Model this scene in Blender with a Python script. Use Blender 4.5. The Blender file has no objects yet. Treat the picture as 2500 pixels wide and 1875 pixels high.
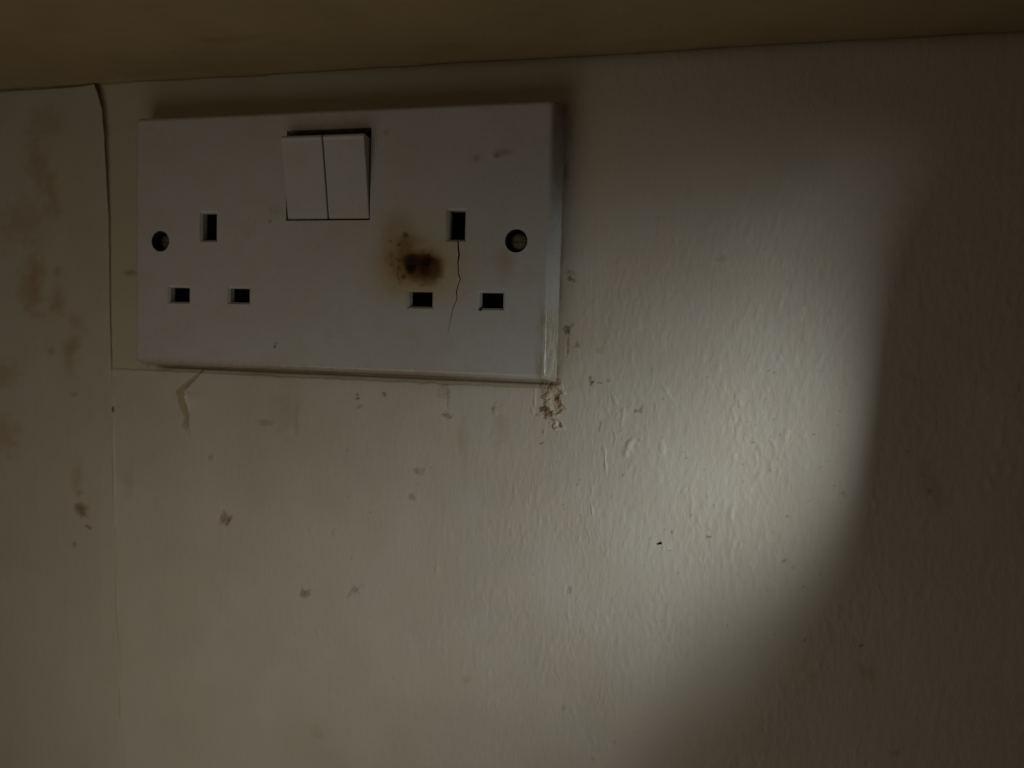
import bpy, bmesh, math, random
import numpy as np
from mathutils import Vector, Matrix

MM = 0.001
scene = bpy.context.scene
col = scene.collection
rng = np.random.default_rng(7)
random.seed(3)

# ------------------------------------------------------------------ camera
CAM = np.array([122.24, -246.5, -27.13])           # mm; wall is the plane y = 0, plate centred on x = z = 0
YAW, PITCH, ROLL = (math.radians(v) for v in (-14.63, -3.45, 1.60))
FPX = 2032.5                                        # focal length in pixels of a 2500 px wide frame
fw = np.array([math.sin(YAW)*math.cos(PITCH), math.cos(YAW)*math.cos(PITCH), math.sin(PITCH)])
rt = np.array([math.cos(YAW), -math.sin(YAW), 0.0])
up = np.cross(rt, fw)
rt, up = math.cos(ROLL)*rt + math.sin(ROLL)*up, -math.sin(ROLL)*rt + math.cos(ROLL)*up
cd = bpy.data.cameras.new('camera')
cam = bpy.data.objects.new('camera', cd)
col.objects.link(cam)
cam.matrix_world = Matrix(((rt[0], up[0], -fw[0], CAM[0]*MM), (rt[1], up[1], -fw[1], CAM[1]*MM),
                           (rt[2], up[2], -fw[2], CAM[2]*MM), (0, 0, 0, 1)))
cd.sensor_width = 36
cd.lens = FPX/2500*36
cd.clip_start = 0.01
cd.clip_end = 20
cd.dof.use_dof = True
cd.dof.focus_distance = 0.243
cd.dof.aperture_fstop = 11
scene.camera = cam

# ------------------------------------------------------------------ light
w = bpy.data.worlds.new('World')
scene.world = w
w.use_nodes = True
bg = w.node_tree.nodes['Background']
bg.inputs[0].default_value = (1.0, 0.66, 0.38, 1)
bg.inputs[1].default_value = 0.009
vs = scene.view_settings
vs.view_transform = 'Standard'; vs.look = 'None'; vs.exposure = 0; vs.gamma = 1; vs.use_curve_mapping = False

def lamp(name, kind, loc, power, color, radius, target=None):
    ld = bpy.data.lights.new(name, kind)
    ld.energy = power; ld.color = color; ld.shadow_soft_size = radius*MM
    o = bpy.data.objects.new(name, ld); col.objects.link(o)
    o.location = Vector(loc)*MM
    if target is not None:
        o.rotation_euler = (Vector(target) - Vector(loc)).to_track_quat('-Z', 'Y').to_euler()
    return o
def strip(name, loc, target, w_, h_, power, color):
    ld = bpy.data.lights.new(name, 'AREA'); ld.shape = 'RECTANGLE'
    ld.size = w_*MM; ld.size_y = h_*MM; ld.energy = power; ld.color = color
    o = bpy.data.objects.new(name, ld); col.objects.link(o)
    o.location = Vector(loc)*MM
    o.rotation_euler = (Vector(target) - Vector(loc)).to_track_quat('-Z', 'Y').to_euler()
    return o
# bright opening low on the right: its light rakes along the wall past the added blocker
window = strip('window_light', (317.6, -122.2, -91.9), (171.3, 0, -98.4), 28, 111, .0545, (1.0, 1.04, 1.05))
window.data.spread = .838
lamp('fill_lamp', 'POINT', (-40.9, -164, -165.5), .250, (1.0, 0.905, 0.76), 95)  # unseen fill, added for the soft light from below
lamp('fill_lamp', 'POINT', (-150, -300, 10), .055, (1.0, 0.82, 0.56), 90)  # second fill, added to lift the shade above the plate

# ------------------------------------------------------------------ helpers
def at(x, y, Y=0.0):
    """point of the plane y = Y (mm) that the photo shows at pixel x, y of 2500 x 1875"""
    d = fw + rt*(x - 1250)/FPX - up*(y - 937.5)/FPX
    p = CAM + d*(Y - CAM[1])/d[1]
    return p[0], p[2]

def tag(o, label=None, cat=None, kind=None, group=None):
    if label: o['label'] = label
    if cat: o['category'] = cat
    if kind: o['kind'] = kind
    if group: o['group'] = group
    return o

def link(name, me, mat=None, parent=None):
    o = bpy.data.objects.new(name, me)
    col.objects.link(o)
    if mat:
        me.materials.clear(); me.materials.append(mat)
    if parent: o.parent = parent
    return o

def from_bm(name, bm, mat=None, parent=None):
    me = bpy.data.meshes.new(name)
    bmesh.ops.scale(bm, vec=(MM, MM, MM), verts=bm.verts)
    bm.to_mesh(me); bm.free()
    return link(name, me, mat, parent)

def vnoise(x, z, sx, sz, seed):
    """smooth value noise in -1..1, cell size sx by sz mm"""
    r = np.random.default_rng(seed)
    G = r.uniform(-1, 1, (257, 257))
    u = x/sx + 1000.37; v = z/sz + 1000.71
    i = np.floor(u).astype(int); j = np.floor(v).astype(int)
    a = u - i; b = v - j
    a = a*a*a*(a*(a*6-15)+10); b = b*b*b*(b*(b*6-15)+10)
    i %= 256; j %= 256
    return (G[i, j]*(1-a)*(1-b) + G[i+1, j]*a*(1-b) + G[i, j+1]*(1-a)*b + G[i+1, j+1]*a*b)

def sstep(e0, e1, x):
    t = np.clip((x - e0)/(e1 - e0), 0, 1)
    return t*t*(3 - 2*t)

def lines(segs):
    out = []
    for a, b, s in segs:
        n = max(1, int(round((b - a)/s)))
        out += list(np.linspace(a, b, n, endpoint=False))
    out.append(segs[-1][1])
    return np.array(out)

def grid_mesh(name, P, tint=None):
    """P: (nx, nz, 3) in mm"""
    nx, nz = P.shape[:2]
    me = bpy.data.meshes.new(name)
    me.vertices.add(nx*nz)
    me.vertices.foreach_set('co', (P.reshape(-1, 3)*MM).astype(np.float32).ravel())
    idx = np.arange(nx*nz).reshape(nx, nz)
    q = np.stack([idx[:-1, :-1], idx[1:, :-1], idx[1:, 1:], idx[:-1, 1:]], -1).reshape(-1, 4)
    me.loops.add(q.size)
    me.loops.foreach_set('vertex_index', q.ravel().astype(np.int32))
    me.polygons.add(len(q))
    me.polygons.foreach_set('loop_start', (np.arange(len(q))*4).astype(np.int32))
    me.polygons.foreach_set('use_smooth', np.ones(len(q), dtype=bool))
    me.update(calc_edges=True)
    if tint is not None:
        a = me.attributes.new('tint', 'FLOAT_COLOR', 'POINT')
        c = np.concatenate([tint.reshape(-1, 3), np.ones((nx*nz, 1))], 1)
        a.data.foreach_set('color', c.astype(np.float32).ravel())
    return me

class Nodes:
    def __init__(self, name):
        self.m = bpy.data.materials.new(name); self.m.use_nodes = True
        self.t = self.m.node_tree; self.b = self.t.nodes['Principled BSDF']
        self.co = self.t.nodes.new('ShaderNodeTexCoord').outputs['Object']
        self.mm = self.vmath('SCALE', self.co, scale=1000.0)
    def new(self, k, **kw):
        n = self.t.nodes.new(k)
        for a, v in kw.items(): setattr(n, a, v)
        return n
    def put(self, sock, v):
        if isinstance(v, bpy.types.NodeSocket): self.t.links.new(v, sock)
        else:
            if sock.type == 'RGBA' and len(v) == 3: v = (*v, 1)
            sock.default_value = v
    def vmath(self, op, a, b=None, scale=None):
        n = self.new('ShaderNodeVectorMath', operation=op); self.put(n.inputs[0], a)
        if b is not None: self.put(n.inputs[1], b)
        if scale is not None: n.inputs['Scale'].default_value = scale
        return n.outputs['Value'] if op in ('LENGTH', 'DISTANCE') else n.outputs['Vector']
    def math(self, op, a, b=0.0, c=None, clamp=False):
        n = self.new('ShaderNodeMath', operation=op, use_clamp=clamp)
        self.put(n.inputs[0], a); self.put(n.inputs[1], b)
        if c is not None: self.put(n.inputs[2], c)
        return n.outputs[0]
    def noise(self, scale, detail=3, rough=.5, vec=None, color=False):
        n = self.new('ShaderNodeTexNoise'); self.put(n.inputs['Vector'], vec or self.mm)
        n.inputs['Scale'].default_value = scale; n.inputs['Detail'].default_value = detail
        n.inputs['Roughness'].default_value = rough
        return n.outputs['Color' if color else 'Fac']
    def ramp(self, v, a, b, lo=0.0, hi=1.0):
        n = self.new('ShaderNodeMapRange', interpolation_type='SMOOTHSTEP'); self.put(n.inputs[0], v)
        for i, k in enumerate((a, b, lo, hi)): n.inputs[i+1].default_value = k
        return n.outputs[0]
    def mix(self, f, a, b, mode='MIX'):
        n = self.new('ShaderNodeMix', data_type='RGBA', blend_type=mode)
        self.put(n.inputs['Factor'], f); self.put(n.inputs['A'], a); self.put(n.inputs['B'], b)
        return n.outputs['Result']
    def bump(self, h, dist, strength=1.0, normal=None):
        n = self.new('ShaderNodeBump'); n.inputs['Distance'].default_value = dist
        n.inputs['Strength'].default_value = strength; self.put(n.inputs['Height'], h)
        if normal: self.put(n.inputs['Normal'], normal)
        return n.outputs[0]
    def done(self, color, rough=.6, spec=.3, normal=None, metal=0.0):
        self.put(self.b.inputs['Base Color'], color); self.put(self.b.inputs['Roughness'], rough)
        self.put(self.b.inputs['Specular IOR Level'], spec); self.b.inputs['Metallic'].default_value = metal
        if normal: self.put(self.b.inputs['Normal'], normal)
        return self.m

# ------------------------------------------------------------------ materials
def paint(name, base, dark, use_tint=True):
    n = Nodes(name)
    big = n.noise(0.025, 4, .6)
    c = n.mix(n.ramp(big, .35, .68), base, dark)
    hue = n.noise(0.055, 2, .5)                     # faint pink / green drift of old paint
    c = n.mix(n.ramp(hue, .3, .7), c, n.mix(.5, c, (base[0]*.99, base[1]*.93, base[2]*.87)))
    fine = n.noise(1.3, 4, .65)
    c = n.mix(n.ramp(fine, .62, .80, 0, .22), c, (dark[0]*.6, dark[1]*.55, dark[2]*.45))
    if use_tint:
        a = n.new('ShaderNodeAttribute', attribute_name='tint')
        c = n.mix(1.0, c, a.outputs['Color'], 'MULTIPLY')
    st = n.vmath('MULTIPLY', n.mm, (1.0, 1.0, 0.38))
    h1 = n.noise(0.55, 3, .55, st)
    h2 = n.noise(2.2, 3, .6, st)
    nb = n.bump(h1, 0.00016, .8)
    nb = n.bump(h2, 0.00005, .8, nb)
    return n.done(c, n.ramp(big, .3, .7, .48, .62), .35, nb)

M_wall = paint('cream_wall_paint', (.60, .575, .50), (.55, .515, .43))
M_paper = paint('painted_wallpaper', (.56, .53, .45), (.52, .48, .385))
M_ceil = paint('brown_ceiling_paint', (.38, .29, .165), (.32, .24, .13))

def flat_mat(name, c, rough=.6, spec=.3, metal=0.0, nscale=.8, amt=.25):
    n = Nodes(name)
    k = n.mix(n.ramp(n.noise(nscale, 4, .6), .3, .75, 0, amt), c, tuple(v*.35 for v in c))
    return n.done(k, rough, spec, n.bump(n.noise(2.5, 3), .00004, .6), metal)
M_black = flat_mat('black_shutter_plastic', (.004, .004, .0045), .8, .08)
M_crack = flat_mat('dark_crack', (.035, .025, .015), .9, .1)  # near-black inside of the crack and the screw holes

def plastic(name, stains):
    n = Nodes(name)
    warp = n.vmath('SCALE', n.vmath('SUBTRACT', n.noise(.45, 4, .6, color=True), (.5, .5, .5)), scale=3.2)
    fine = n.vmath('SCALE', n.vmath('SUBTRACT', n.noise(2.0, 3, .6, color=True), (.5, .5, .5)), scale=1.0)
    wp = n.vmath('MULTIPLY', n.vmath('ADD', n.vmath('ADD', n.mm, warp), fine), (1, 0, 1))
    fp = n.vmath('MULTIPLY', n.vmath('ADD', n.mm, fine), (1, 0, 1))
    c = n.mix(n.ramp(n.noise(.03, 3), .3, .7), (.575, .58, .575), (.545, .545, .53))
    c = n.mix(n.ramp(n.noise(.35, 5, .65), .55, .8, 0, .28), c, (.42, .36, .26))
    c = n.mix(n.ramp(n.noise(.075, 5, .7), .48, .68, 0, .5), c, (.52, .49, .40))
    scr = n.vmath('MULTIPLY', n.mm, (.5, 1, 6.0))
    c = n.mix(n.ramp(n.noise(.35, 4, .7, scr), .66, .74, 0, .25), c, (.40, .36, .29))
    heights = []
    for (px, py, rx, rz, soft, k, colr, big) in stains:
        x, z = at(px, py, -9.0)
        d = n.vmath('SUBTRACT', wp if big else fp, (x, 0, z))
        d = n.vmath('LENGTH', n.vmath('MULTIPLY', d, (1/rx, 0, 1/rz)))
        c = n.mix(n.ramp(d, 1 - soft, 1 + soft, k, 0), c, colr)
    return n, c

BR = (.16, .085, .03)
stains = [  # px, py, rx, rz (mm), softness, strength, colour, large-scale warp
    (1010, 630, 13.0, 12.0, .75, .25, (.50, .40, .20), True),
    (1002, 655, 12.0, 9.5, .65, .55, (.46, .32, .11), True),
    (1080, 662, 10.0, 7.5, .9, .42, (.50, .41, .19), True),
    (970, 612, 5.2, 10.5, .5, .55, (.38, .25, .11), True),
    (985, 560, 6.0, 5.0, .8, .30, (.42, .33, .2), True),
    (975, 630, 4.0, 2.6, .6, .60, (.28, .17, .07), False),
    (1000, 590, 5.0, 1.8, .7, .55, (.27, .17, .08), False),
    (990, 612, 2.4, 4.2, .6, .70, (.20, .11, .04), False),
    (1012, 661, 6.6, 3.7, .45, .80, (.27, .14, .022), False),
    (1034, 648, 5.8, 4.7, .42, .90, (.19, .085, .012), True),
    (1042, 662, 4.9, 4.2, .4, .80, (.12, .05, .010), True),
    (1045, 648, 3.6, 3.0, .3, .9, (.045, .018, .006), True),
    (1040, 640, 1.8, 1.2, .3, .98, (.008, .004, .004), False),
    (1003, 645, 2.0, 3.0, .35, .98, (.010, .005, .006), False),
    (1012, 634, 4.4, 1.6, .4, .8, (.05, .02, .008), False),
    (1065, 655, 2.0, 2.4, .6, .5, (.15, .07, .02), False),
    (989, 573, .85, .9, .3, .8, BR, False), (994, 576, .6, .6, .4, .7, BR, False),
    (974, 597, .65, .5, .4, .8, BR, False), (953, 589, .4, .5, .5, .6, BR, False),
    (969, 632, .45, .45, .4, .7, BR, False), (974, 637, .4, .4, .4, .7, BR, False),
    (955, 622, .5, 1.2, .5, .45, BR, False), (973, 655, .6, .9, .4, .6, BR, False),
    (985, 676, .9, .75, .3, .85, (.1, .05, .02), False), (974, 681, .45, .4, .4, .7, BR, False),
    (971, 670, .35, .9, .5, .6, BR, False), (977, 690, .7, .6, .6, .5, BR, False),
    (1033, 697, .35, .3, .3, .9, (.06, .035, .02), False), (1027, 702, .3, .3, .4, .7, BR, False),
    (956, 645, .5, .8, .6, .5, BR, False), (962, 660, .3, .3, .5, .5, BR, False),
    (1010, 700, 7.0, 2.2, .7, .35, (.45, .37, .2), True),
    (1232, 645, 2.6, 4.6, .8, .45, (.40, .33, .17), True),
    (1005, 815, 2.0, 1.7, .5, .35, (.48, .47, .33), False),
    (1228, 372, 2.6, 1.0, .6, .5, (.30, .23, .13), False), (1212, 380, .9, .8, .5, .6, (.25, .19, .11), False),
    (1164, 386, .9, 1.2, .6, .45, (.30, .23, .15), False),
    (942, 324, 1.2, .9, .6, .4, (.3, .24, .16), False),
    (672, 515, 2.2, 1.8, .6, .35, (.38, .33, .22), False), (659, 541, .6, .5, .4, .6, (.25, .19, .12), False),
    (671, 846, .5, .5, .4, .8, (.2, .16, .1), False), (673, 838, .9, .5, .5, .5, (.3, .26, .2), False),
    (1173, 755, .55, .5, .25, 1, (.02, .015, .01), False),
]
n, c = plastic('white_socket_plastic', stains)
sep = n.new('ShaderNodeSeparateXYZ'); n.put(sep.inputs[0], n.mm)
X, Y, Z = sep.outputs
g1 = n.noise(.5, 5, .65)
gv = n.noise(.35, 5, .65, n.vmath('MULTIPLY', n.mm, (.25, 1, 2.2)))
gs = n.noise(.30, 4, .6, n.vmath('MULTIPLY', n.mm, (3.0, 3.0, .5)))
# grime gathered on the rounded lower edge and lower side
low = n.math('SUBTRACT', Z, n.math('MULTIPLY', n.math('SUBTRACT', g1, .5), 1.6))
keep = n.ramp(X, 30, 64, 1, .25)
c = n.mix(n.math('MULTIPLY', keep, n.ramp(low, -40.2, -38.2, .75, 0)), c, (.30, .225, .125))
side = n.ramp(Y, -6.5, -1.0)                      # 1 close to the wall
edge = n.math('MULTIPLY', n.ramp(Z, -40.6, -39.6, 1, 0), side)
c = n.mix(n.math('MULTIPLY', n.math('MULTIPLY', edge, keep), n.ramp(gv, .35, .6, .25, .9)), c, (.12, .07, .03))
# yellow grime down the right-hand side and along its edge
rs = n.math('MULTIPLY', n.ramp(X, 66.0, 69.8, 0, 1), n.ramp(Z, -8, -30, 0, 1))
c = n.mix(n.math('MULTIPLY', rs, n.ramp(gs, .40, .64, .25, .9)), c, (.34, .27, .13))
ts = n.math('MULTIPLY', n.ramp(X, 70.0, 70.6, 0, 1), n.ramp(Z, 4, 22, 0, 1))  # upper part of this side darker: its shade put into the colour
c = n.mix(n.math('MULTIPLY', ts, n.ramp(gs, .3, .7, .5, .85)), c, (.27, .215, .14))
bp = n.bump(n.noise(.12, 2), .0004, .25)
bp = n.bump(n.noise(1.8, 3), .00003, .5, bp)
x0, z0 = at(1025, 645, -9.0)
dd = n.vmath('LENGTH', n.vmath('MULTIPLY', n.vmath('SUBTRACT', n.mm, (x0, 0, z0)), (1/6, 0, 1/4.5)))
pit = n.math('MULTIPLY', n.ramp(dd, .2, 1.2, 1, 0), n.noise(.8, 4, .6))
bp = n.bump(pit, .0006, .6, bp)
M_plate = n.done(c, n.math('ADD', n.ramp(n.noise(.4, 4), .3, .7, .22, .38), n.ramp(dd, .4, 1.4, .5, 0)), n.ramp(dd, .3, 1.3, .12, .5), bp)
n, c = plastic('white_switch_plastic', [])
M_rocker = n.done(c, .38, .4, n.bump(n.noise(1.8, 3), .00003, .5))

# ------------------------------------------------------------------ wall height field
def seam_x(z):
    zz = np.array([-400, -186.7, -130.8, -100, -72, -43.3, -17.5, 10, 36, 46, 51, 55.5])
    xx = np.array([-76, -82.7, -84.4, -85.6, -86.6, -87.5, -88.1, -88.3, -88.9, -89.7, -91.2, -93.1])
    return np.interp(z, zz, xx)

def blob(X, Z, px, py, rx, rz, soft=.5, jag=.5, seed=0, ang=0.0, nz=1.2):
    cx, cz = at(px, py)
    dx, dz = X - cx, Z - cz
    ca, sa = math.cos(ang), math.sin(ang)
    u, v = (dx*ca + dz*sa)/rx, (-dx*sa + dz*ca)/rz
    d = np.sqrt(u*u + v*v)
    near = d < 3
    out = np.zeros_like(X)
    n_ = vnoise(X[near], Z[near], nz, nz, 100 + seed) + .5*vnoise(X[near], Z[near], nz*.45, nz*.45, 300 + seed)
    out[near] = 1 - sstep(1 - soft, 1 + soft, d[near] + jag*n_)
    return out

xs = lines([(-900, -160, 20), (-160, -90, .55), (-90, 58, .42), (58, 92, .2), (92, 165, .38), (165, 225, .6), (225, 900, 20)])
zs = lines([(-900, -215, 20), (-215, -66, .5), (-66, -38, .2), (-38, 56, .5), (56, 62, 2)])
X, Z = np.meshgrid(xs, zs, indexing='ij')
H = .45*vnoise(X, Z, 55, 70, 1) + .18*vnoise(X, Z, 17, 24, 2)
# brushed, lumpy paint: vertical ridges, coarser on the right
right = sstep(20, 85, X + .25*(-Z - 40))*(1 - .6*sstep(5, 35, Z))
wx = X + 1.2*vnoise(X, Z, 4, 5, 5)
lump = vnoise(X, Z, 1.3, 2.7, 3) + .6*vnoise(wx, Z, .75, 1.6, 4)
wx = X + 1.2*vnoise(X, Z, 4, 5, 5)
drip = np.maximum(0, vnoise(wx, Z, 1.05, 3.0, 6) + .5*vnoise(wx + .15*Z, Z, .7, 1.7, 7) - .2)
patch = sstep(-.5, .6, vnoise(X, Z, 11, 13, 8) + .4*vnoise(X, Z, 4, 5, 38))
H += (.007 + .026*right)*lump*(.5 + .5*patch) + right*.095*drip*(.15 + .85*patch)
H += .016*vnoise(X, Z, .7, 1.9, 9)*(.15 + right)
# bare recess to the left of and above the plate, where paper was cut round it
rx_edge = 60 + 3*vnoise(X, Z, 8, 8, 10)
rec = sstep(-43.6, -43.0, Z + .25*vnoise(X, Z, 3, 3, 11))*(1 - sstep(rx_edge, rx_edge + 22, X))
rec *= sstep(0, .5, X - seam_x(Z) + 6)
H -= .32*rec
tint = np.ones(X.shape + (3,))
def stain_or_shade(m, c, k=1.0):
    global tint
    m = (m*k)[..., None]
    tint = tint*(1 - m) + tint*np.array(c)*m
stain_or_shade(rec, (.93, .90, .80))
# soft brown tint along the plate's left and top edges and under the ceiling
stain_or_shade(rec*sstep(43.0, 41.0, Z)*sstep(38, 41, Z)*(.6 + .4*vnoise(X, Z, 5, 3, 12)), (.62, .54, .40), .2)
stain_or_shade(np.exp(-((X + 73)/1.3)**2)*sstep(-44, -42, Z)*(Z < 42), (.78, .72, .6), .7)
stain_or_shade(blob(X, Z, 316, 666, 3.2, .9, .6, .4, 1), (.60, .52, .38), .75)
stain_or_shade(np.clip(np.exp((Z - 54.4)/1.6), 0, 1)*(Z < 56)*sstep(-60, 60, X), (.50, .42, .32), .6)
# the fine ridge of the covered paper joint below the recess
sx = seam_x(Z)
rid = np.exp(-((X - sx)/.33)**2)*sstep(-50, -58, Z)*(.45 + .55*sstep(-.3, .3, vnoise(0*X, Z, 9, 9, 13)))
H += .5*rid
stain_or_shade(rid, (1.12, 1.12, 1.14))
stain_or_shade(np.exp(-((X - sx + .45)/.3)**2)*sstep(-44, -52, Z), (.72, .65, .54), .7)
stain_or_shade(np.exp(-((X - sx - .5)/.35)**2)*sstep(-60, -120, Z), (.7, .62, .5), .5)
stain_or_shade(blob(X, Z, 275, 999, .35, 1.0, .4, .2, 2), (.25, .2, .15))
# dirt and thin shadow under the plate put into the colour, wandering in width
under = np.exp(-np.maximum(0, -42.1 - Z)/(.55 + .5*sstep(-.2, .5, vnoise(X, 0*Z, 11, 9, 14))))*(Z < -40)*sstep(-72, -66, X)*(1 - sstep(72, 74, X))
stain_or_shade(under, (.36, .27, .17), .75)
stain_or_shade(np.exp(-np.abs(Z + 42.0)/.28)*sstep(-70, -62, X)*(X < 71), (.16, .10, .05), .85)
rd = np.exp(-np.abs(X - 72.2)/.7)*sstep(-42, -38, Z)*sstep(43, 40, Z)*(X > 70)
stain_or_shade(rd*(.4 + .6*sstep(-.1, .5, vnoise(X, Z, 4, 5, 15))), (.45, .36, .24), .7)
# torn and lifted paper below the plate
tz = np.array([at(*p)[1] for p in ((452, 1068), (463, 1040), (459, 1020), (455, 995), (453, 955), (470, 932), (492, 906))])
tx = np.array([at(*p)[0] for p in ((465, 1072), (461, 1040), (460, 1018), (458, 992), (453, 957), (470, 932), (496, 903))])
o_ = np.argsort(tz); tz, tx = tz[o_], tx[o_]
lx = np.array([at(*p)[0] for p in ((464, 1068), (443, 1040), (446, 1020), (436, 995), (427, 960), (452, 930), (487, 906))])[o_]
slit = np.interp(Z, tz, tx) + .18*vnoise(X, Z, 1.5, 1.5, 16)
lef = np.interp(Z, tz, lx) + .3*vnoise(X, Z, 1.5, 1.8, 17)
win = sstep(tz[0], tz[0] + 5, Z)*(Z < -42)
lift = win*(.35 + 1.5*np.exp(-((Z - at(455, 968)[1])/3.5)**2))
H += lift*np.where(X > slit, np.exp(-(X - slit)/3.2), 0)
ins = ((X < slit) & (X > lef))*win
H -= .12*ins
stain_or_shade(ins.astype(float), (.74, .68, .52), .9)  # brownish exposed strip, with the lifted flap's shade put into the colour
stain_or_shade(((X > slit) & (X < slit + .9)*1)*sstep(at(455, 995)[1], at(455, 985)[1], Z)*sstep(at(455, 945)[1], at(455, 955)[1], Z), (1.22, 1.24, 1.32))
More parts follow.
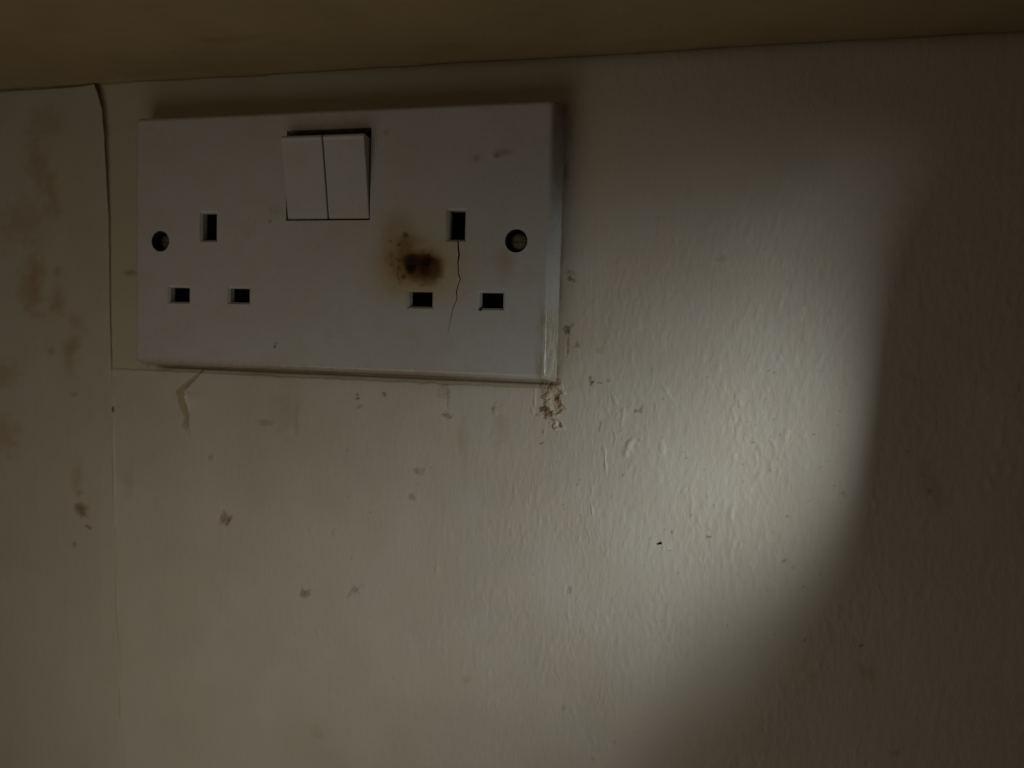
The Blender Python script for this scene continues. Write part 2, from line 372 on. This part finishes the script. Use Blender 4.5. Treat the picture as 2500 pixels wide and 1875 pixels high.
# chips and soft marks:  px, py, rx, rz (mm), angle, colour, strength, depth
B1, B2, B3 = (.55, .44, .30), (.72, .63, .48), (.34, .25, .16)
marks = [
    (550, 1264, 1.9, 1.7, .5, B1, .8, -.25), (541, 1275, 1.5, .6, .9, B1, .6, -.1), (556, 1272, .7, 1.3, -.4, B3, .5, -.2),
    (741, 1448, 1.25, 1.5, 0, B1, .85, -.2), (754, 1444, 1.1, 1.1, .5, B2, .8, -.1),
    (866, 1440, 1.3, 1.0, .7, (.62, .58, .55), .8, -.12), (853, 1450, .5, 1.3, -.5, (.62, .58, .55), .7, -.1), (874, 1444, .4, 1.2, .5, (.62, .58, .55), .6, 0), (882, 1430, 1.2, .4, .6, (.7, .65, .58), .5, 0),
    (1014, 1148, .9, .8, .3, B1, .75, -.2), (1034, 1152, .8, 1.1, 0, B2, .7, .15), (1052, 1142, .5, .5, 0, B1, .6, 0),
    (1003, 1212, 1.0, 1.1, -.4, B1, .65, -.15),
    (200, 1240, 2.6, 1.8, -.6, B1, .55, 0), (190, 1238, 1.6, 1.2, .4, B1, .5, 0), (205, 1254, 1.2, 2.0, .2, B1, .6, -.1), (219, 1286, .9, .6, -.3, B3, .9, -.1),
    (196, 1205, 1.3, 1.0, 0, B1, .45, 0), (185, 1330, .9, .9, 0, B1, .55, 0), (190, 1160, 2.4, 4.5, 0, B2, .4, 0),
    (80, 715, 4.0, 8.0, .1, (.74, .58, .44), .5, 0), (143, 738, 2.8, 4.2, -.1, (.72, .55, .43), .55, 0), (90, 660, 3.0, 6.0, .1, (.78, .64, .5), .5, 0),
    (140, 665, 1.2, 2.0, 0, B2, .4, 0), (180, 840, 2.5, 3.0, -.6, B2, .45, 0), (170, 870, 3.0, 5.0, .3, B2, .4, 0), (190, 790, 4, 2, -.8, B2, .35, 0), (15, 915, 5, 4, 0, B2, .4, 0),
    (15, 1060, 5, 6, 0, (.78, .66, .55), .45, 0), (183, 962, 1.4, 1.0, .4, B2, .5, 0), (128, 855, 1.2, 1.5, .4, B2, .4, 0),
    (100, 420, 4, 9, .3, B2, .4, 0), (60, 540, 8, 6, 0, B2, .35, 0), (110, 300, 6, 5, 0, B2, .3, 0), (130, 480, 2, 6, .3, B2, .35, 0),
    (648, 1031, 2.2, .8, 0, B1, .5, 0), (310, 1170, 2.5, 5, 0, B2, .3, 0), (515, 1116, .8, .8, 0, B2, .7, 0),
    (940, 963, .8, .8, .5, B3, .7, -.1), (936, 960, .9, .3, .5, B1, .7, 0), (873, 962, .35, .35, 0, B3, .9, 0), (873, 972, .45, .5, 0, B3, .9, -.1), (878, 993, .9, .5, .2, B1, .5, 0),
    (1094, 970, .35, 3.2, 0, B1, .6, -.12), (1085, 955, 1.5, 2.2, 0, B2, .5, .08), (1090, 1012, 1.3, .9, -.3, B1, .8, -.15),
    (1212, 1000, .8, 1.5, .2, B2, .6, .15), (1223, 1045, 3, 6, .1, (.80, .72, .6), .4, 0), (1130, 1060, 1.6, 5, .1, (.80, .74, .64), .5, 0),
    (700, 1000, 3.5, 8, 0, (.84, .74, .62), .45, 0), (725, 1030, .5, 4, 0, B2, .4, 0),
    (1392, 680, 1.3, .65, -.3, B3, .8, -.15), (1388, 664, .8, .45, .7, B1, .7, 0), (1400, 668, 1.3, .5, -.7, B2, .6, 0),
    (1383, 805, .8, 1.1, 0, B3, .85, -.15), (1394, 798, 1.4, .4, .9, B1, .7, 0), (1386, 835, .35, 3.0, 0, B1, .7, -.1), (1408, 846, 1.6, .4, 0, B2, .6, 0), (1410, 841, .6, .6, 0, B1, .7, 0),
    (1445, 933, 1.0, .35, .8, B1, .8, -.1), (1443, 928, .5, 1.0, .3, B1, .8, 0), (1462, 934, .9, .3, 0, B1, .7, 0), (1486, 929, .4, .6, 0, B1, .6, 0), (1466, 855, 1.1, .8, .5, (.8, .68, .55), .6, 0),
    (1553, 1002, 1.1, .35, .2, B3, .7, -.1), (1568, 993, .35, 1.1, -.4, B1, .7, 0), (1563, 1006, .5, .4, 0, B1, .7, 0),
    (1325, 1082, 1.1, .3, .4, B3, .7, 0), (1326, 1055, .3, .5, 0, B1, .7, 0), (1310, 1070, .3, .2, 0, B1, .6, 0),
    (1387, 1440, .6, 1.7, .2, B2, .6, -.15), (1760, 632, 1.7, .8, .3, (.74, .66, .52), .6, 0), (1392, 318, .8, 3.2, 0, B2, .6, 0), (1383, 430, .8, 3.5, 0, B1, .4, 0),
    (1140, 1660, 1.1, 1.3, 0, B2, .45, 0), (1376, 1730, .6, 1.3, -.4, B2, .6, 0), (775, 1788, 2, 1.6, 0, B2, .35, 0), (1447, 1855, .5, .5, 0, B2, .6, 0), (1500, 1812, .35, .6, 0, B2, .6, 0),
    (2275, 1190, 2.0, 4.5, .4, (.7, .6, .5), .4, 0), (2270, 1199, .35, .35, 0, B3, .7, 0), (2100, 1577, .7, .3, 0, B3, .7, 0), (2118, 1645, 2.6, 2.0, -.6, B2, .5, 0), (2187, 1838, .8, .8, 0, B2, .6, 0), (1965, 1562, .35, .8, -.3, B1, .7, 0),
    (1640, 1298, .5, .45, 0, (.35, .36, .33), .85, -.1), (1636, 1344, .35, .4, .4, B3, .8, -.1), (1728, 1310, .75, .25, 0, B3, .8, 0), (1731, 1292, .2, .8, 0, B1, .5, 0),
    (1622, 1294, .3, .2, 0, B3, .7, 0), (1596, 1276, .3, .25, 0, B3, .8, 0), (1526, 1283, .28, .28, 0, B3, .8, 0), (1519, 1383, .25, .25, 0, B3, .7, 0), (1417, 1259, .25, .25, 0, B3, .7, 0), (1415, 1172, .3, .2, 0, B3, .8, 0), (1410, 1182, .25, .2, 0, B3, .7, 0), (1521, 1160, .25, .25, 0, B3, .7, 0),
    (1912, 1370, .8, .4, .4, B1, .75, -.1), (1921, 1260, .5, .4, 0, B1, .7, 0), (1937, 1384, .3, .3, 0, B1, .7, 0), (1960, 1432, .3, .3, 0, B1, .7, 0), (1972, 1223, .25, .25, 0, B1, .7, 0),
    (1905, 1061, .25, .35, 0, B3, .6, 0), (1846, 1094, .3, .5, 0, B1, .6, 0), (1837, 1080, .3, .25, 0, B3, .6, 0), (1987, 1060, .3, .25, 0, B3, .7, 0), (1814, 1176, .6, .2, 0, B2, .7, 0), (1881, 1148, .2, .35, 0, B3, .6, 0), (1665, 1105, .3, .3, 0, (.5, .4, .25), .7, 0), (1674, 1118, .25, .25, 0, B3, .7, 0),
    (1466, 1040, .25, 1.3, -.15, B1, .7, 0), (2060, 1205, .5, .8, .4, B2, .6, .1), (820, 1290, .35, .35, 0, B1, .5, 0), (755, 1293, .7, .2, 0, B1, .7, 0), (812, 1302, .35, 1.2, 0, B2, .6, -.1), (850, 1211, .5, .4, 0, B2, .6, 0), (906, 1250, .5, .4, 0, B1, .5, 0), (858, 1363, .5, .3, .4, B1, .5, 0), (1290, 1500, .3, .3, 0, B2, .6, 0),
]
for k, (px, py, a, b, ang, c_, s_, dep) in enumerate(marks):
    big = a > 1.9 or b > 3.9
    m = blob(X, Z, px, py, a*1.05, b*1.05, .75 if big else .35, .55, k, ang, 2.6 if big else .75)
    stain_or_shade(m, c_, s_*(.85 if s_ < .8 else .95))
    if dep: H += dep*m
# raised blisters and scratches, also tinted slightly lighter
for k, (px, py, a, b, ang, h_) in enumerate([
    (1534, 1095, .75, 2.6, -.25, .45), (1478, 1125, .35, 3.0, .1, .3), (1618, 1098, .8, 2.0, .1, .25), (1446, 1245, .3, 1.7, .15, .3), (1632, 1340, .55, .35, -.5, .3),
    (1645, 1298, .4, .4, 0, .2), (1306, 975, .3, 2.4, 0, .35), (1300, 1000, .35, 1.2, .3, .3), (1500, 975, .4, 2.2, .4, .22), (1630, 960, .4, 2.0, .6, .2), (1520, 1020, .5, 3, -.1, .2),
    (1068, 1385, .4, 1.9, .1, .25), (1065, 1395, .3, 1.2, 0, .2), (1208, 1002, .35, 1.2, .1, .3), (780, 1545, .5, 1.3, .1, .15), (860, 1560, .5, 1.5, 0, .15),
    (415, 1135, .3, 1.8, .2, .15), (325, 1000, .25, 2.5, .0, .12), (385, 1110, .25, 1.8, .15, .12), (458, 1030, .3, 1.6, .1, .3)]):
    H += .6*h_*blob(X, Z, px, py, a, b, .8, .6, 500 + k, ang, 1.3)
    stain_or_shade(blob(X, Z, px, py, a, b, .5, .3, 500 + k, ang, 1.5), (1.06, 1.06, 1.07), 1)
# scattered specks of dust in the paint
r2 = np.random.default_rng(21)
for k in range(90):
    px, py = r2.uniform(1300, 2050), r2.uniform(900, 1560)
    if k > 55: px, py = r2.uniform(330, 2300), r2.uniform(960, 1860)
    s = r2.uniform(.16, .3)
    stain_or_shade(blob(X, Z, px, py, s*r2.uniform(.8, 1.6), s*r2.uniform(.8, 1.8), .5, .3, 700 + k, 0, .6), (.62, .55, .44), r2.uniform(.3, .8))
# crumbled plaster below the plate's lower right corner
c1 = blob(X, Z, 1352, 983, 2.5, 3.9, .25, .55, 900, .1, 1.6)
c2 = blob(X, Z, 1342, 1000, 2.8, 1.4, .25, .5, 901, .45, 1.3)
c3 = blob(X, Z, 1350, 955, 2.6, 2.6, .3, .5, 902, 0, 1.4)
ring = blob(X, Z, 1364, 1037, 1.35, 1.3, .25, .5, 903, 0, 1.0)
hole = blob(X, Z, 1364, 1036, .75, .7, .3, .4, 904, 0, 1.0)
qx = X + .8*vnoise(X, Z, 1.7, 1.7, 915); qz = Z + .8*vnoise(X, Z, 1.7, 1.7, 916)
rag = np.minimum(1, 2.2*np.abs(vnoise(qx, qz, 2.3, 2.3, 905)))*.65 + .35*np.abs(vnoise(qx, qz, .9, .9, 906)) + .12*vnoise(X, Z, .45, .45, 917)
dmg = np.clip(c1 + c2 + .8*c3, 0, 1)
rim = np.clip(4*dmg*(1 - dmg), 0, 1)
H += .85*dmg*(-.35 + .75*rag + .5*vnoise(X, Z, 2.8, 2.8, 918)) + .4*rim*sstep(0, .5, vnoise(X, Z, 2.2, 2.2, 907))
H += .35*np.clip(4*ring*(1 - ring), 0, 1) + ring*(.25*rag) - .4*hole
stain_or_shade(dmg, (.90, .80, .69), .9)
stain_or_shade(dmg*sstep(.28, .06, rag), (.45, .33, .2), .7)
stain_or_shade(blob(X, Z, 1326, 998, 1.7, .8, .3, .5, 908, .2, 1.0), (.33, .25, .16), .9)
stain_or_shade(blob(X, Z, 1340, 1012, 1.3, 1.2, .3, .5, 909, .2, 1.0), (.40, .31, .2), .8)
stain_or_shade(blob(X, Z, 1365, 982, 1.0, 2.4, .4, .5, 910, .2, 1.0), (.55, .40, .27), .8)
stain_or_shade(ring*sstep(.5, .2, rag), (.5, .4, .25), .6)
stain_or_shade(blob(X, Z, 1327, 950, 1.1, 1.8, .4, .6, 911, .3, 1.0), (.55, .42, .3), .5)
H += .3*blob(X, Z, 1373, 948, .5, 1.4, .5, .3, 912, .3, 1.0)
P = np.stack([X, -H, Z], -1)
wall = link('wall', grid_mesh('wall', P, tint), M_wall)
tag(wall, kind='structure')
# one black crumb stuck in the paint
bm = bmesh.new()
bmesh.ops.create_icosphere(bm, subdivisions=3, radius=1)
cx, cz = at(1612, 1326)
hw = float(H[np.argmin(abs(xs - cx)), np.argmin(abs(zs - cz))])
for v in bm.verts:
    k = 1 + .35*math.sin(5*v.co.x + 3*v.co.z) + .2*math.sin(9*v.co.z + 2)
    v.co = Vector((cx + v.co.x*.68*k + .25*v.co.z, -hw + v.co.y*.22, cz + v.co.z*.42*k + .12*v.co.x))
crumb = from_bm('crumb', bm, M_black)
for p in crumb.data.polygons: p.use_smooth = True
tag(crumb, 'tiny black crumb stuck to the wall within the patch of light below the socket', 'crumb')

# ------------------------------------------------------------------ loose wallpaper at the left
nu, nv = 150, 520
vz = np.concatenate([np.linspace(-400, -215, 12, endpoint=False), np.linspace(-215, 54.4, nv)])
uu = np.linspace(0, 1, nu)**.7
U, V = np.meshgrid(uu, vz, indexing='ij')
edge_x = seam_x(V) + .12*vnoise(U*0, V, 4, 4, 31)
PX = -330 + (edge_x + 330)*U
PZ = np.where(V > 40, V - (1 - U)*.6*(V - 40)/14, V)
de = edge_x - PX
L = sstep(-30, 52, V)
curl = (.08 + 2.1*L**2)*np.exp(-de/5.5)*sstep(-48, -30, V)
HH = .36 + .45*vnoise(PX, PZ, 55, 70, 1) + .18*vnoise(PX, PZ, 17, 24, 2) + curl
HH += .035*vnoise(PX, PZ, 2.2, 5, 33) + .12*vnoise(PX, PZ, 9, 14, 34)
# below the recess the sheet is pasted down and painted in with the wall
HH -= sstep(-40, -52, PZ)*sstep(7, 0, de)*.31
front = np.stack([PX, -HH, PZ], -1)
# same soft stains as the wall carries there
T2 = np.ones(PX.shape + (3,)); tint_keep = tint; tint = T2
for k, (px, py, a, b, ang, c_, s_, dep) in enumerate(marks):
    if px < 262:
        big = a > 1.9 or b > 3.9
        m = blob(PX, PZ, px, py, a, b, .75 if big else .35, .5, k, ang, 2.6 if big else .75)
        stain_or_shade(m, (c_[0]*1.0, c_[1]*.90, c_[2]*.80), min(1, s_*1.15))
T2 = tint; tint = tint_keep
me = grid_mesh('wallpaper', front, T2)
paper = link('wallpaper', me, M_paper)
sol = paper.modifiers.new('thickness', 'SOLIDIFY'); sol.thickness = .28*MM; sol.offset = -1
tag(paper, 'loose painted wallpaper strip left of the double socket, edge curling away under the ceiling', 'wallpaper')

# ------------------------------------------------------------------ shelf above
cxs = lines([(-900, -180, 30), (-180, 240, 1.4), (240, 900, 30)])
SHELF_Y = -208.3
cys = lines([(SHELF_Y, -.55, 1.2)])
CX, CY = np.meshgrid(cxs, cys, indexing='ij')
CH = 54.9 + .25*vnoise(CX, CY, 45, 30, 41) + .10*vnoise(CX, CY, 9, 7, 42) + .02*vnoise(CX, CY, 3, 3, 43)
CH -= .9*np.exp(CY/1.1)*(.7 + .5*vnoise(CX, CY*0, 14, 9, 44))*sstep(-92, -88, CX)     # filler bead in the corner
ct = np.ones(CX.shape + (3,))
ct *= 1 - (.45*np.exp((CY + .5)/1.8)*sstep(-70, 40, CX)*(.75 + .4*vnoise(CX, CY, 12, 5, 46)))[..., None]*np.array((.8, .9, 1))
for (x0, y0, a, b, k_) in ((-20, -32, 14, 3, .35), (-5, -26, 6, 2, .25), (40, -14, 10, 3, .2), (-75, -9, 2.5, 5, .3), (95, -8, 12, 3, .2)):
    d_ = np.sqrt(((CX - x0)/a)**2 + ((CY - y0)/b)**2) + .4*vnoise(CX, CY, 3, 2, 45)
    m_ = (1 - sstep(.3, 1.3, d_))[..., None]*k_
    ct = ct*(1 - m_) + ct*np.array((.6, .5, .4))*m_
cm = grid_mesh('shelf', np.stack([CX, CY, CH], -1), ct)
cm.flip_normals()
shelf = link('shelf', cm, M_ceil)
sol = shelf.modifiers.new('thickness', 'SOLIDIFY'); sol.thickness = 16*MM; sol.offset = -1
tag(shelf, 'brown painted shelf board seen from below, running across the top above the socket', 'shelf')

# unseen blocker added beyond the view; its slanting edge shapes the shadow on the right
kz = [300, 70, 40, 10, -20, -50, -80, -110, -150, -210, -400]
kh = [17.5, 18.6, 26.5, 37.5, 50.5, 50, 53, 69, 75.5, 84.5, 100]
zz = np.linspace(300, -400, 90); hh = np.interp(zz, kz[::-1], kh[::-1]); hh = np.convolve(np.pad(hh, 2, 'edge'), np.ones(5)/5, 'valid')
bm = bmesh.new()
rows = [[bm.verts.new(p) for p in ((218, 4, z), (218, -h, z), (221, -h, z), (221, 4, z))] for z, h in zip(zz, hh)]
for a, b in zip(rows, rows[1:]):
    for i in range(4): bm.faces.new((a[i], b[i], b[(i+1) % 4], a[(i+1) % 4]))
bm.faces.new(rows[0]); bm.faces.new(rows[-1])
bmesh.ops.recalc_face_normals(bm, faces=bm.faces)
n = Nodes('blocker_paint')
M_blocker = n.done(n.mix(n.noise(.03, 3), (.22, .19, .15), (.16, .14, .11)), .7, .2)
tag(from_bm('shadow_blocker', bm, M_blocker), kind='structure')

# ------------------------------------------------------------------ double socket
root = bpy.data.objects.new('double_socket', None); col.objects.link(root)
root.empty_display_size = .02
tag(root, 'scorched white double wall socket with a cracked faceplate and two rocker switches', 'wall socket')

FA, FB, D = 70.1, 39.9, 9.0         # face half width, half height, depth
BA, BB = 71.9, 41.6
RAD = 1.5
def rounded_rect(hx, hz, r, seg=6):
    pts = []
    for sx_, sz_, a0 in ((1, 1, 0), (-1, 1, 90), (-1, -1, 180), (1, -1, 270)):
        for i in range(seg + 1):
            a = math.radians(a0 + 90*i/seg)
            pts.append((sx_*(hx - r) + r*math.cos(a), sz_*(hz - r) + r*math.sin(a)))
    return pts
bm = bmesh.new()
prof = [(BA, BB, .4)]
loops = []
K = 10
# side face, then a quarter round onto the front
ring_def = [(BA, BB, -(-.9), .9), (FA + .35, FB + .35, -(D - RAD), 1.2)]
for i in range(1, K + 1):
    a = math.radians(90*i/K)
    ring_def.append((FA + .35 - RAD*(1 - math.cos(a)), FB + .35 - RAD*(1 - math.cos(a)), -(D - RAD + RAD*math.sin(a)), 1.2))
for hx, hz, y, r in ring_def:
    loops.append([bm.verts.new((x, y, z)) for x, z in rounded_rect(hx, hz, r)])
m_ = len(loops[0])
for a, b in zip(loops, loops[1:]):
    for i in range(m_):
        bm.faces.new((a[i], a[(i+1) % m_], b[(i+1) % m_], b[i]))
bm.faces.new(loops[-1]); bm.faces.new(list(reversed(loops[0])))
bmesh.ops.recalc_face_normals(bm, faces=bm.faces)
plate = from_bm('faceplate', bm, M_plate, root)
plate.data.materials.append(M_crack)
plate.data.materials.append(M_black)

def box_bm(x0, x1, y0, y1, z0, z1, bm=None):
    bm = bm or bmesh.new()
    v = [bm.verts.new(p) for p in ((x0, y0, z0), (x1, y0, z0), (x1, y1, z0), (x0, y1, z0), (x0, y0, z1), (x1, y0, z1), (x1, y1, z1), (x0, y1, z1))]
    for f in ((0, 1, 2, 3), (4, 5, 6, 7), (0, 1, 5, 4), (1, 2, 6, 5), (2, 3, 7, 6), (3, 0, 4, 7)):
        bm.faces.new([v[i] for i in f])
    return bm
cutters = []
def cutter(bm, mi=0):
    bmesh.ops.recalc_face_normals(bm, faces=bm.faces)
    for f in bm.faces: f.material_index = mi
    me = bpy.data.meshes.new('cut')
    bmesh.ops.scale(bm, vec=(MM, MM, MM), verts=bm.verts)
    bm.to_mesh(me); bm.free()
    for m in (M_plate, M_crack, M_black): me.materials.append(m)
    o = bpy.data.objects.new('cut', me); col.objects.link(o)
    cutters.append(o)

# pin slots: (x centre, z centre, width, height); a chamfered mouth, then a straight shaft
slots = []
for s in (-1, 1):
    slots.append((s*42.2 + (-.4 if s < 0 else -.5), 4.75, 6.4, 9.9))
slots += [(-53.6, -17.35, 8.5, 5.9), (-31.3, -17.25, 8.2, 5.7), (30.7, -17.45, 8.7, 5.7), (53.0, -17.45, 8.6, 5.8)]
CH_W, CH_D = .62, .8
for cx, cz, w_, h_ in slots:
    bm = bmesh.new()
    rings = []
    for y, k in ((-D - .6, -.465), (-D + CH_D, CH_W), (-1.2, CH_W + .05)):
        hx, hz = w_/2 - k, h_/2 - k
        rings.append([bm.verts.new((cx + a*hx, y, cz + b*hz)) for a, b in ((-1, -1), (1, -1), (1, 1), (-1, 1))])
    for a, b in zip(rings, rings[1:]):
        for i in range(4): bm.faces.new((a[i], a[(i+1) % 4], b[(i+1) % 4], b[i]))
    bm.faces.new(rings[0]); bm.faces.new(rings[-1])
    cutter(bm)
# screw holes
def tube_cut(cx, cz, rings, seg=40):
    bm = bmesh.new(); R = []
    for y, r in rings:
        R.append([bm.verts.new((cx + r*math.cos(2*math.pi*i/seg), y, cz + r*math.sin(2*math.pi*i/seg))) for i in range(seg)])
    for a, b in zip(R, R[1:]):
        for i in range(seg): bm.faces.new((a[i], a[(i+1) % seg], b[(i+1) % seg], b[i]))
    bm.faces.new(R[0]); bm.faces.new(R[-1])
    return bm
for sx_ in (-60.6, 60.3):
    cutter(tube_cut(sx_, 0.0, ((-D - 1, 3.6), (-D + .3, 3.32), (-1.5, 3.25))), 1)
# switch opening
cutter(box_bm(-14.75, 13.85, -D - 2, -1.2, 6.35, 34.2))
# the crack running down from the right earth slot
cp = [(1118, 588, .26), (1119, 606, .24), (1121, 622, .28), (1118, 640, .2), (1119, 660, .17), (1120, 672, .2), (1124, 681, .18), (1121, 690, .12), (1117, 701, .15), (1114, 714, .17), (1116, 727, .15),
      (1113, 737, .12), (1107, 750, .12), (1103, 765, .10), (1100, 782, .085), (1096, 800, .06), (1093, 818, .02)]
bm = bmesh.new(); sec = []
for px, py, hw in cp:
    x, z = at(px, py, -D)
    sec.append([bm.verts.new((x + s*hw, y, z)) for s, y in ((-1, -D - .5), (1, -D - .5), (.5, -D + 2.2), (-.5, -D + 2.2))])
for a, b in zip(sec, sec[1:]):
    for i in range(4): bm.faces.new((a[i], a[(i+1) % 4], b[(i+1) % 4], b[i]))
bm.faces.new(sec[0]); bm.faces.new(sec[-1])
cutter(bm, 1)
for o in cutters:
    md = plate.modifiers.new('b', 'BOOLEAN'); md.operation = 'DIFFERENCE'; md.solver = 'EXACT'; md.object = o
    if hasattr(md, 'material_mode'): md.material_mode = 'INDEX'
bpy.context.view_layer.update()
dg = bpy.context.evaluated_depsgraph_get()
new = bpy.data.meshes.new_from_object(plate.evaluated_get(dg))
plate.modifiers.clear(); plate.data = new; new.name = 'faceplate'
for o in cutters: bpy.data.objects.remove(o)

# shutters behind each slot, black to stand in for the shade inside
for cx, cz, w_, h_ in slots:
    from_bm('shutter', box_bm(cx - w_/2 + .64, cx + w_/2 - .64, -D + (4.0 if cx > 0 else 3.1), -D + 4.8, cz - h_/2 + .64, cz + h_/2 - .64), M_black, root)
# black plate added to stand in for the shade behind the rockers
from_bm('switch_backing', box_bm(-14.7, 13.8, -3.2, -2.2, 6.4, 34.15), M_black, root)

# rockers: bottom edge flush, top edge standing out
def rocker(x0, x1):
    bm = bmesh.new()
    z0, z1 = 6.85, 31.7
    pr = []                       # (y, z) outline of the side
    nseg = 14
    def fy(t): return -(D - .45 + 4.8*t - .12*math.sin(math.pi*t))
    pts = [(fy(0) + .5, z0)]
    for i in range(4):
        a = math.radians(90*i/3); pts.append((fy(0) + .45*(1 - math.sin(a)), z0 + .45*(1 - math.cos(a))))
    for i in range(1, nseg): t = i/nseg; pts.append((fy(t), z0 + (z1 - z0)*t))
    for i in range(5):
        a = math.radians(90*i/4); pts.append((fy(1) + .9*(1 - math.cos(a)), z1 - .9 + .9*math.sin(a)))
    pts += [(-3.6, z1 - 1.2), (-3.6, z0 + .4)]
    A = [bm.verts.new((x0, y, z)) for y, z in pts]; B = [bm.verts.new((x1, y, z)) for y, z in pts]
    bm.faces.new(A); bm.faces.new(list(reversed(B)))
    k = len(pts)
    for i in range(k): bm.faces.new((A[i], B[i], B[(i+1) % k], A[(i+1) % k]))
    bmesh.ops.remove_doubles(bm, verts=bm.verts, dist=.01)
    bmesh.ops.recalc_face_normals(bm, faces=bm.faces)
    o = from_bm('rocker_switch', bm, M_rocker, root)
    md = o.modifiers.new('bevel', 'BEVEL'); md.width = .28*MM; md.segments = 3; md.limit_method = 'ANGLE'; md.angle_limit = math.radians(50)
    return o
rocker(-14.35, -.62)
rocker(-.18, 13.35)

# screws deep in their holes
n = Nodes('tarnished_screw_metal')
k = n.mix(n.ramp(n.noise(1.5, 4, .6), .35, .7), (.30, .295, .24), (.12, .115, .09))
M_screw = n.done(k, .42, .5, n.bump(n.noise(3, 3, .6, n.vmath('MULTIPLY', n.mm, (1, 1, 4))), .0001, .7), .8)
def screw(cx, depth, rad, slot_ang):
    bm = bmesh.new(); seg = 36; R = []
    prof_ = [(rad, .9), (rad, .45), (rad*.9, .16), (rad*.7, .02), (rad*.4, -.06)]
    for r, y in prof_:
        R.append([bm.verts.new((r*math.cos(2*math.pi*i/seg), y, r*math.sin(2*math.pi*i/seg))) for i in range(seg)])
    for a, b in zip(R, R[1:]):
        for i in range(seg): bm.faces.new((a[i], a[(i+1) % seg], b[(i+1) % seg], b[i]))
    bm.faces.new(R[-1]); bm.faces.new(list(reversed(R[0])))
    bmesh.ops.recalc_face_normals(bm, faces=bm.faces)
    o = from_bm('screw', bm, M_screw, root)
    cb = box_bm(-4, 4, -1, .45, -.32, .32)
    bmesh.ops.rotate(cb, verts=cb.verts, cent=(0, 0, 0), matrix=Matrix.Rotation(slot_ang, 3, 'Y'))
    bmesh.ops.recalc_face_normals(cb, faces=cb.faces)
    c_ = from_bm('cut', cb, M_screw)
    md = o.modifiers.new('b', 'BOOLEAN'); md.operation = 'DIFFERENCE'; md.object = c_; md.solver = 'EXACT'
    bpy.context.view_layer.update()
    me = bpy.data.meshes.new_from_object(o.evaluated_get(bpy.context.evaluated_depsgraph_get()))
    o.modifiers.clear(); o.data = me; me.name = 'screw'
    bpy.data.objects.remove(c_)
    o.location = Vector((cx, -D + depth, 0))*MM
    return o
screw(-60.6, 3.3, 2.7, .35)
screw(60.55, 2.2, 2.6, -.1)
# collar that closes the bottom of each screw hole
for sx_ in (-60.6, 60.3):
    from_bm('screw_recess', box_bm(sx_ - 3.2, sx_ + 3.2, -3.6, -2.0, -3.2, 3.2), M_black, root)

scene.render.resolution_x = 1024
scene.render.resolution_y = 768
